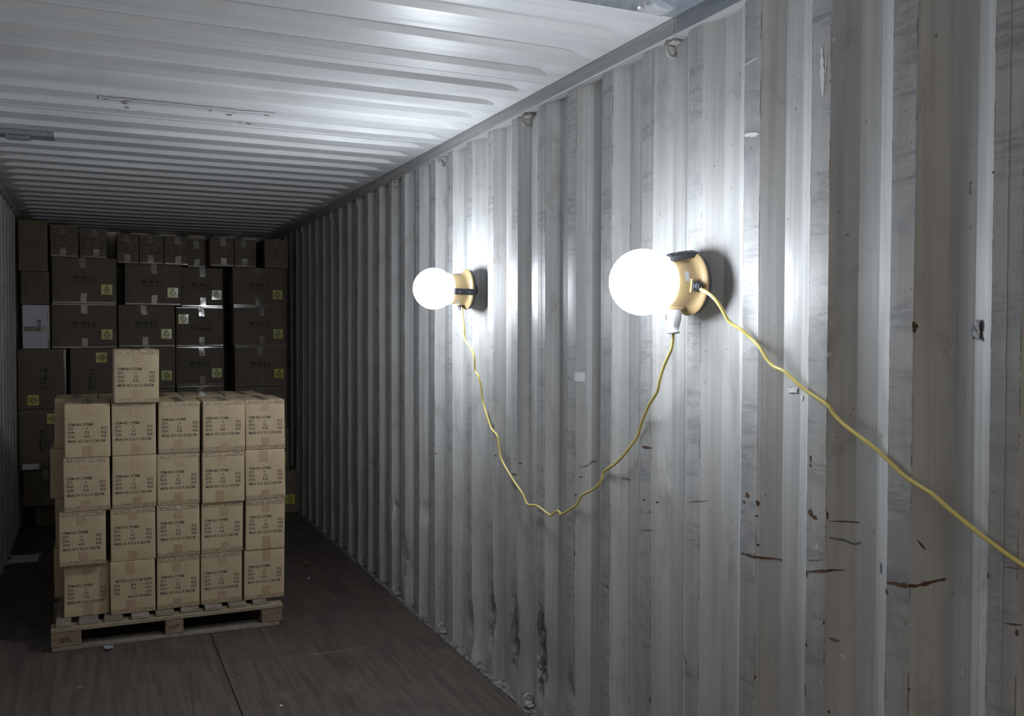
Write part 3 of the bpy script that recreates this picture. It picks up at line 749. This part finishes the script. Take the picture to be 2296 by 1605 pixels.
# ------------------------------------------------------------------ globe work lamps
def lamp(y, z, roll, label, strength_name):
    t = empty('work_lamp', (1.7435, y, z))
    base = Matrix(((0, 0, -1), (-1, 0, 0), (0, 1, 0)))
    t.rotation_euler = (base @ Matrix.Rotation(roll, 3, 'Z')).to_euler()
    tag(t, label, 'lamp', 'globe work lamps on the right wall')
    UPV = (0, 0, .033)
    m = MB(); m.lathe([(.0001, .0004), (.028, .0004), (.030, .003), (.030, .028), (.026, .0335), (.0001, .0335)], 32); m.build('magnet_foot', 'rubber', t)
    m = MB(); m.lathe([(.0001, 0), (.088, 0), (.096, .003), (.097, .012), (.093, .0145), (.0001, .0145)], 48); m.build('magnet_ring', 'rubber', t, UPV)
    m = MB(); m.lathe([(.060, .0147), (.0985, .0147), (.1005, .018), (.0985, .0225), (.088, .027), (.078, .034), (.0745, .042), (.0730, .052), (.0722, .100), (.0705, .106), (.060, .108), (.058, .08)], 64)
    housing = m.build('housing', 'lamp_yellow', t, UPV)
    m = MB(); pr = [(.058, .100), (.066, .106), (.078, .116)]
    for i in range(1, 22):
        a = math.radians(-52+142*i/21); pr.append((.1005*math.cos(a), .188+.1005*math.sin(a)))
    pr[-1] = (.0001, pr[-1][1]); m.lathe(pr, 48); m.build('globe', strength_name, t, UPV)
    # black grip bars lying over housing and flange
    for an in (80, 225):
        m = MB(); ca, sa = math.cos(math.radians(an)), math.sin(math.radians(an)); P = []
        for (r0, r1, zz) in ((.090, .1030, .0165), (.088, .1035, .022), (.082, .1010, .045), (.078, .0965, .070), (.074, .0925, .092), (.072, .088, .108), (.071, .083, .114)):
            hw = .0145; q = [(r0, -hw), (r1-.002, -hw), (r1, -hw+.003), (r1, hw-.003), (r1-.002, hw), (r0, hw)]
            P.append([(a*ca-b*sa, a*sa+b*ca, zz) for a, b in q])
        m.quad_grid(P, False, close_v=True); m.poly([P[0][i] for i in range(6)]); m.poly([P[-1][i] for i in range(6)])
        gb = m.build('grip_bar', 'rubber', t, UPV)
        sc = MB()
        for zz in (.040, .085):
            sc.lathe([(.0001, 0), (.003, 0), (.003, -.003)], 8); o = len(sc.v)-24
            for kx in range(o, len(sc.v)):
                a, b, c_ = sc.v[kx]; rr = (.1022 if zz < .07 else .0942)+c_; sc.v[kx] = (rr*ca-b*sa, rr*sa+b*ca, zz+a)
        sc.build('screw', 'grey_plastic', gb)
    # cable gland: hexagonal nut and collar, pointing radially (+x)
    m = MB()
    for r_, x0, x1, n in ((.0165, .070, .088, 6), (.0125, .088, .098, 16), (.0095, .098, .104, 16)):
        P = [[(x, r_*s_*math.cos(2*math.pi*q/n), .046+r_*s_*math.sin(2*math.pi*q/n)) for x, s_ in ((x0, .01), (x0, 1), (x1-.001, 1), (x1, .9), (x1, .01))] for q in range(n)]
        m.quad_grid(P, False, close_u=True)
    m.build('cable_gland', 'rubber', t, UPV)
    m = MB(); m.cham(.066, .0785, -.021, .021, .028, .064, .002); m.build('gland_seat', 'lamp_yellow', t, UPV)
    # socket with sprung flap on the side a quarter turn below the gland (-y)
    m = MB(); m.cham(-.024, .024, -.084, -.060, .056, .102, .003); so = m.build('socket', 'rubber', t, UPV)
    m = MB(); m.cham(-.029, .029, -.079, -.058, .048, .106, .003); m.build('socket_frame', 'lamp_yellow', t, UPV)
    m = MB(); P = [[(x, -.080-.030*s_, .108+.008*math.sin(s_*1.8)) for x in (-.024, -.012, 0, .012, .024)] for s_ in (0, .25, .5, .75, 1)]
    m.quad_grid(P, True); P2 = [[(x, y_+.001, z_+.0025) for x, y_, z_ in r] for r in P]; m.quad_grid(P2, True)
    m.build('socket_flap', 'lamp_yellow', t, UPV)
    m = MB(); P = []
    for a in (-30, -22, -14, -6):
        ca, sa = math.cos(math.radians(a+40)), math.sin(math.radians(a+40)); P.append([(.0734*ca, .0734*sa, zz) for zz in (.066, .074, .082)])
    m.quad_grid(P, True); m.build('rating_label', 'rating', t, UPV)
    return t
lamp(2.432, 1.818, math.radians(-8), 'larger nearer lit globe work lamp with plug socketed below it', 'globe_near')
lamp(4.334, 1.881, math.radians(-90), 'farther lit globe work lamp with cable hanging from its underside', 'globe_far')

# ------------------------------------------------------------------ cables
C1 = [(1.665, 4.325, 1.792), (1.673, 4.315, 1.706), (1.681, 4.322, 1.635), (1.689, 4.267, 1.594), (1.696, 4.233, 1.547), (1.704, 4.241, 1.483), (1.712, 4.212, 1.452), (1.72, 4.202, 1.399), (1.728, 4.195, 1.328), (1.728, 4.135, 1.256), (1.728, 4.088, 1.209), (1.728, 4.021, 1.184), (1.728, 3.999, 1.135), (1.728, 3.978, 1.086), (1.728, 3.914, 1.043), (1.728, 3.831, 0.999), (1.728, 3.74, 0.958), (1.728, 3.701, 0.926), (1.728, 3.67, 0.917), (1.728, 3.602, 0.926), (1.728, 3.541, 0.921), (1.728, 3.49, 0.912), (1.728, 3.453, 0.909), (1.728, 3.428, 0.923), (1.728, 3.4, 0.937), (1.728, 3.377, 0.937), (1.728, 3.366, 0.928), (1.728, 3.298, 0.958), (1.728, 3.23, 0.991), (1.728, 3.205, 1.018), (1.728, 3.18, 1.038), (1.728, 3.108, 1.068), (1.728, 3.056, 1.097), (1.728, 3.033, 1.123), (1.728, 3.02, 1.148), (1.728, 2.988, 1.166), (1.728, 2.936, 1.19), (1.728, 2.876, 1.229), (1.728, 2.827, 1.269), (1.728, 2.783, 1.308), (1.718, 2.744, 1.355), (1.708, 2.694, 1.405), (1.698, 2.649, 1.439), (1.688, 2.6, 1.473), (1.678, 2.571, 1.511), (1.669, 2.535, 1.555), (1.659, 2.496, 1.588), (1.649, 2.461, 1.615), (1.639, 2.438, 1.646), (1.629, 2.422, 1.662)]
C2 = [(1.665, 2.334, 1.802), (1.665, 2.33, 1.795), (1.673, 2.306, 1.783), (1.681, 2.284, 1.765), (1.689, 2.27, 1.745), (1.697, 2.26, 1.723), (1.705, 2.251, 1.702), (1.713, 2.234, 1.687), (1.721, 2.205, 1.672), (1.729, 2.178, 1.651), (1.729, 2.138, 1.625), (1.729, 2.103, 1.589), (1.729, 2.074, 1.571), (1.729, 2.034, 1.56), (1.729, 2.001, 1.542), (1.729, 1.943, 1.511), (1.729, 1.867, 1.479), (1.729, 1.843, 1.458), (1.729, 1.809, 1.435), (1.729, 1.755, 1.409), (1.729, 1.701, 1.384), (1.729, 1.659, 1.359), (1.729, 1.618, 1.334), (1.729, 1.586, 1.32), (1.729, 1.547, 1.306), (1.729, 1.53, 1.3), (1.729, 1.486, 1.275), (1.729, 1.422, 1.242), (1.729, 1.372, 1.219), (1.729, 1.302, 1.19), (1.729, 1.185, 1.151), (1.729, 1.035, 1.114), (1.729, .6, 1.08), (1.729, .1, 1.1), (1.729, -.4, 1.15)]
t = tag(empty('power_cable', (1.70, 3.4, .91)), 'yellow cable hanging in a loop between the two globe lamps', 'cable', 'yellow lamp cables')
m = MB(); m.tube([v-Vector((1.70, 3.4, .91)) for v in spline(C1, 6)], .0050, 10); m.build('cord', 'cord', t)
px, py = 1.629, 2.422
m = MB(); P = []
for (z_, a, b) in ((1.736, .020, .0205), (1.725, .0215, .022), (1.705, .0205, .0215), (1.685, .016, .017), (1.672, .0135, .0145), (1.6705, .0165, .0175), (1.664, .0165, .0175), (1.662, .012, .012)):
    P.append([(px-1.70+a*math.copysign(abs(math.cos(q))**.6, math.cos(q)), py-3.4+b*math.copysign(abs(math.sin(q))**.6, math.sin(q)), z_-.91) for q in [2*math.pi*i/24 for i in range(24)]])
m.quad_grid(P, True, close_v=True); m.poly(list(P[0])); m.poly(list(P[-1])); m.build('plug', 'grey_plastic', t)
t = tag(empty('power_cable', (1.70, 1.6, 1.1)), 'yellow cable running down the wall from nearer lamp towards the camera', 'cable', 'yellow lamp cables')
m = MB(); m.tube([v-Vector((1.70, 1.6, 1.1)) for v in spline(C2, 6)], .0052, 10); m.build('cord', 'cord', t)

# ------------------------------------------------------------------ lashing rings
ORD = ['nearest', 'second nearest', 'third nearest', 'fourth nearest', 'fifth nearest', 'sixth nearest', 'farthest visible']
def lash_ring(loc, top, label, seed):
    t = tag(empty('lashing_ring', loc), label, 'ring', 'lashing rings along the right wall')
    pts = []; R_, H_ = .024, .056
    for i in range(28):
        a = 2*math.pi*i/28; pts.append((R_*math.cos(a), 0, H_/2*math.sin(a)))
    ca, sa = math.cos(math.radians(12)), math.sin(math.radians(12)); tl = .22 if top else -.2
    s_ = -1 if top else 1
    pts = [(x*ca+tl*zz*0, x*sa, s_*(H_/2-.004)+zz) for x, _, zz in pts]
    m = MB(); m.tube(pts, .0062, 8, closed=True); m.build('ring', 'ring', t)
    m = MB(); z0, z1 = (-.012, .0) if top else (0, .012)
    m.cham(-.012, .02, -.030, .030, z0, z1, .003); m.build('weld_tab', 'ring', t)
for i, y in enumerate((2.634, 3.766, 4.869, 5.73, 6.595, 7.427, 8.55)):
    lash_ring((1.757, y, 2.6305), True, 'steel lashing ring under the top rail, %s to the camera' % ORD[i], i)
for i, y in enumerate((3.724, 4.844, 5.678, 6.508)):
    lash_ring((1.752, y, .010), False, 'steel lashing ring at the floor edge, %s to the camera' % ORD[i], 20+i)

# ------------------------------------------------------------------ patches on the roof, stickers and litter
t = tag(empty('tape_patch', (-.31, 5.57, ZC)), 'grey tape strip across the roof at the left, with clear window', 'tape')
def roof_sheet(x0, x1, y0, y1, off, n=14, k=14, ctr=(0, 0)):
    return [[(x0+(x1-x0)*i/n-ctr[0], y0+(y1-y0)*j/k-ctr[1], roof_z(x0+(x1-x0)*i/n, y0+(y1-y0)*j/k)-ZC-off) for i in range(n+1)] for j in range(k+1)]
m = MB(); m.quad_grid(roof_sheet(-.56, -.178, 5.475, 5.665, .0012, 12, 40, (-.31, 5.57)), True); m.build('tape', 'tape_grey', t)
m = MB(); P = []
for j, (yy, dz) in enumerate(((5.50, .003), (5.52, .012), (5.57, .017), (5.62, .016), (5.645, .004))):
    P.append([(x+.31, yy-5.57, roof_z(x, yy)-ZC-dz-.003*(i in (1, 2))) for i, x in enumerate((-.405, -.395, -.31, -.30, -.292))])
m.quad_grid(P, True); m.build('clear_window', 'clear', t)
t = tag(empty('tape_patch', (1.58, 2.45, ZC)), 'grey taped patch in the roof corner above the nearer lamp', 'tape')
m = MB(); m.quad_grid(roof_sheet(1.28, 1.728, 2.22, 2.585, .0012, 20, 60, (1.58, 2.45)), True); m.build('tape', 'tape_grey', t)
m = MB(); P = []
for i in range(9):
    a = math.pi*i/8; P.append([])
    for j in range(9):
        u, v = 2*i/8-1, 2*j/8-1; hgt = max(0, 1-u*u)**.5*max(0, 1-v*v)**.5
        yy, xx = 2.545+.040*v, 1.640+.050*u
        P[-1].append((xx-1.58, yy-2.45, roof_z(xx, yy)-ZC-.002-.016*hgt))
m.quad_grid(P, True); m.build('plastic_bubble', 'clear', t)
m = MB(); m.box(1.7285-1.58, 1.7295-1.58, 1.30-2.45, 2.565-2.45, 2.632-ZC, 2.689-ZC); m.build('rail_tape', 'tape_grey', t)

def wall_sticker(name, y, z, wy, wz, mat, label, cat, crumple=.0, seed=0):
    t = tag(empty(name, (XR, y, z)), label, cat); m = MB(); P = []
    for j in range(9):
        row = []
        for i in range(9):
            u, v = 2*i/8-1, 2*j/8-1; e_ = 1+.25*noise.noise(Vector((u*1.5, v*1.5, seed)))*(1 if crumple else .15)
            yy, zz = y+wy*u*e_/2, z+wz*v*e_/2
            row.append((wall_x(yy, zz)-.0012-crumple*(.5+.5*noise.noise(Vector((u*2.3, v*2.3, seed+4))))-XR, yy-y, zz-z))
        P.append(row)
    m.quad_grid(P, True); P2 = [[(x+.0004, a, b) for x, a, b in r] for r in P]; m.quad_grid(P2, True); m.build('sheet', mat, t); return t
wall_sticker('sticker', 3.262, 1.492, .052, .036, 'paper', 'small white paper sticker on the wall between the two lamps', 'sticker')
wall_sticker('paper_scrap', 2.055, 1.507, .040, .014, 'paper', 'torn white paper scrap stuck on wall below cable by nearer lamp', 'paper', .004, 3)
wall_sticker('paper_scrap', 2.005, 1.488, .018, .014, 'paper', 'tiny torn white paper dot right of larger torn scrap on wall', 'paper', .003, 6)
wall_sticker('sticker_remnant', 1.453, 1.671, .030, .042, 'rubber', 'dark torn sticker remnant on the wall at the far right', 'sticker', .010, 9)

def scrap(x, y, sx, sy, mat, label, cat, seed, crumple=.006, rot=0):
    t = tag(empty(cat.replace(' ', '_')+'_scrap', (x, y, 0), (0, 0, rot)), label, cat); m = MB(); P = []
    for j in range(7):
        row = []
        for i in range(7):
            u, v = 2*i/6-1, 2*j/6-1; e_ = 1+.4*noise.noise(Vector((u*1.2, v*1.2, seed)))
            row.append((sx*u*e_/2, sy*v*e_/2, .0012+crumple*(.5+.5*noise.noise(Vector((u*2, v*2, seed+7))))*(1 if crumple > .002 else .3)))
        P.append(row)
    m.quad_grid(P, True); m.quad_grid([[(a, b, c_-.0008) for a, b, c_ in r] for r in P], True); m.build('sheet', mat, t)
scrap(-.47, 7.70, .20, .26, 'paper', 'white paper sheet lying on floor by the left wall', 'paper', 1, .001)
scrap(.063, 5.306, .045, .05, 'clear', 'crumpled clear plastic wrap on floor in front of pallet', 'plastic', 2, .022)
for i, (x, y, s_, lab) in enumerate(((1.398, 6.756, .05, 'flat cardboard scrap on floor right of pallet, farthest'), (1.324, 6.315, .03, 'small pale scrap on floor beside the pallet side'), (1.51, 5.874, .025, 'pale wood splinter on floor midway to right wall'),
                                     (1.62, 5.34, .022, 'pale crumb on floor close to right wall'), (.629, 4.613, .014, 'tiny crumb on floor just right of floor joint'), (.754, 4.186, .018, 'white crumb on floor at bottom of view'), (-.065, 4.781, .02, 'pale crumb on floor left of pallet front'))):
    scrap(x, y, s_, s_*.6, 'paper' if i in (1, 5) else 'pine', lab, 'scrap' if False else 'debris', 10+i, .004, i)
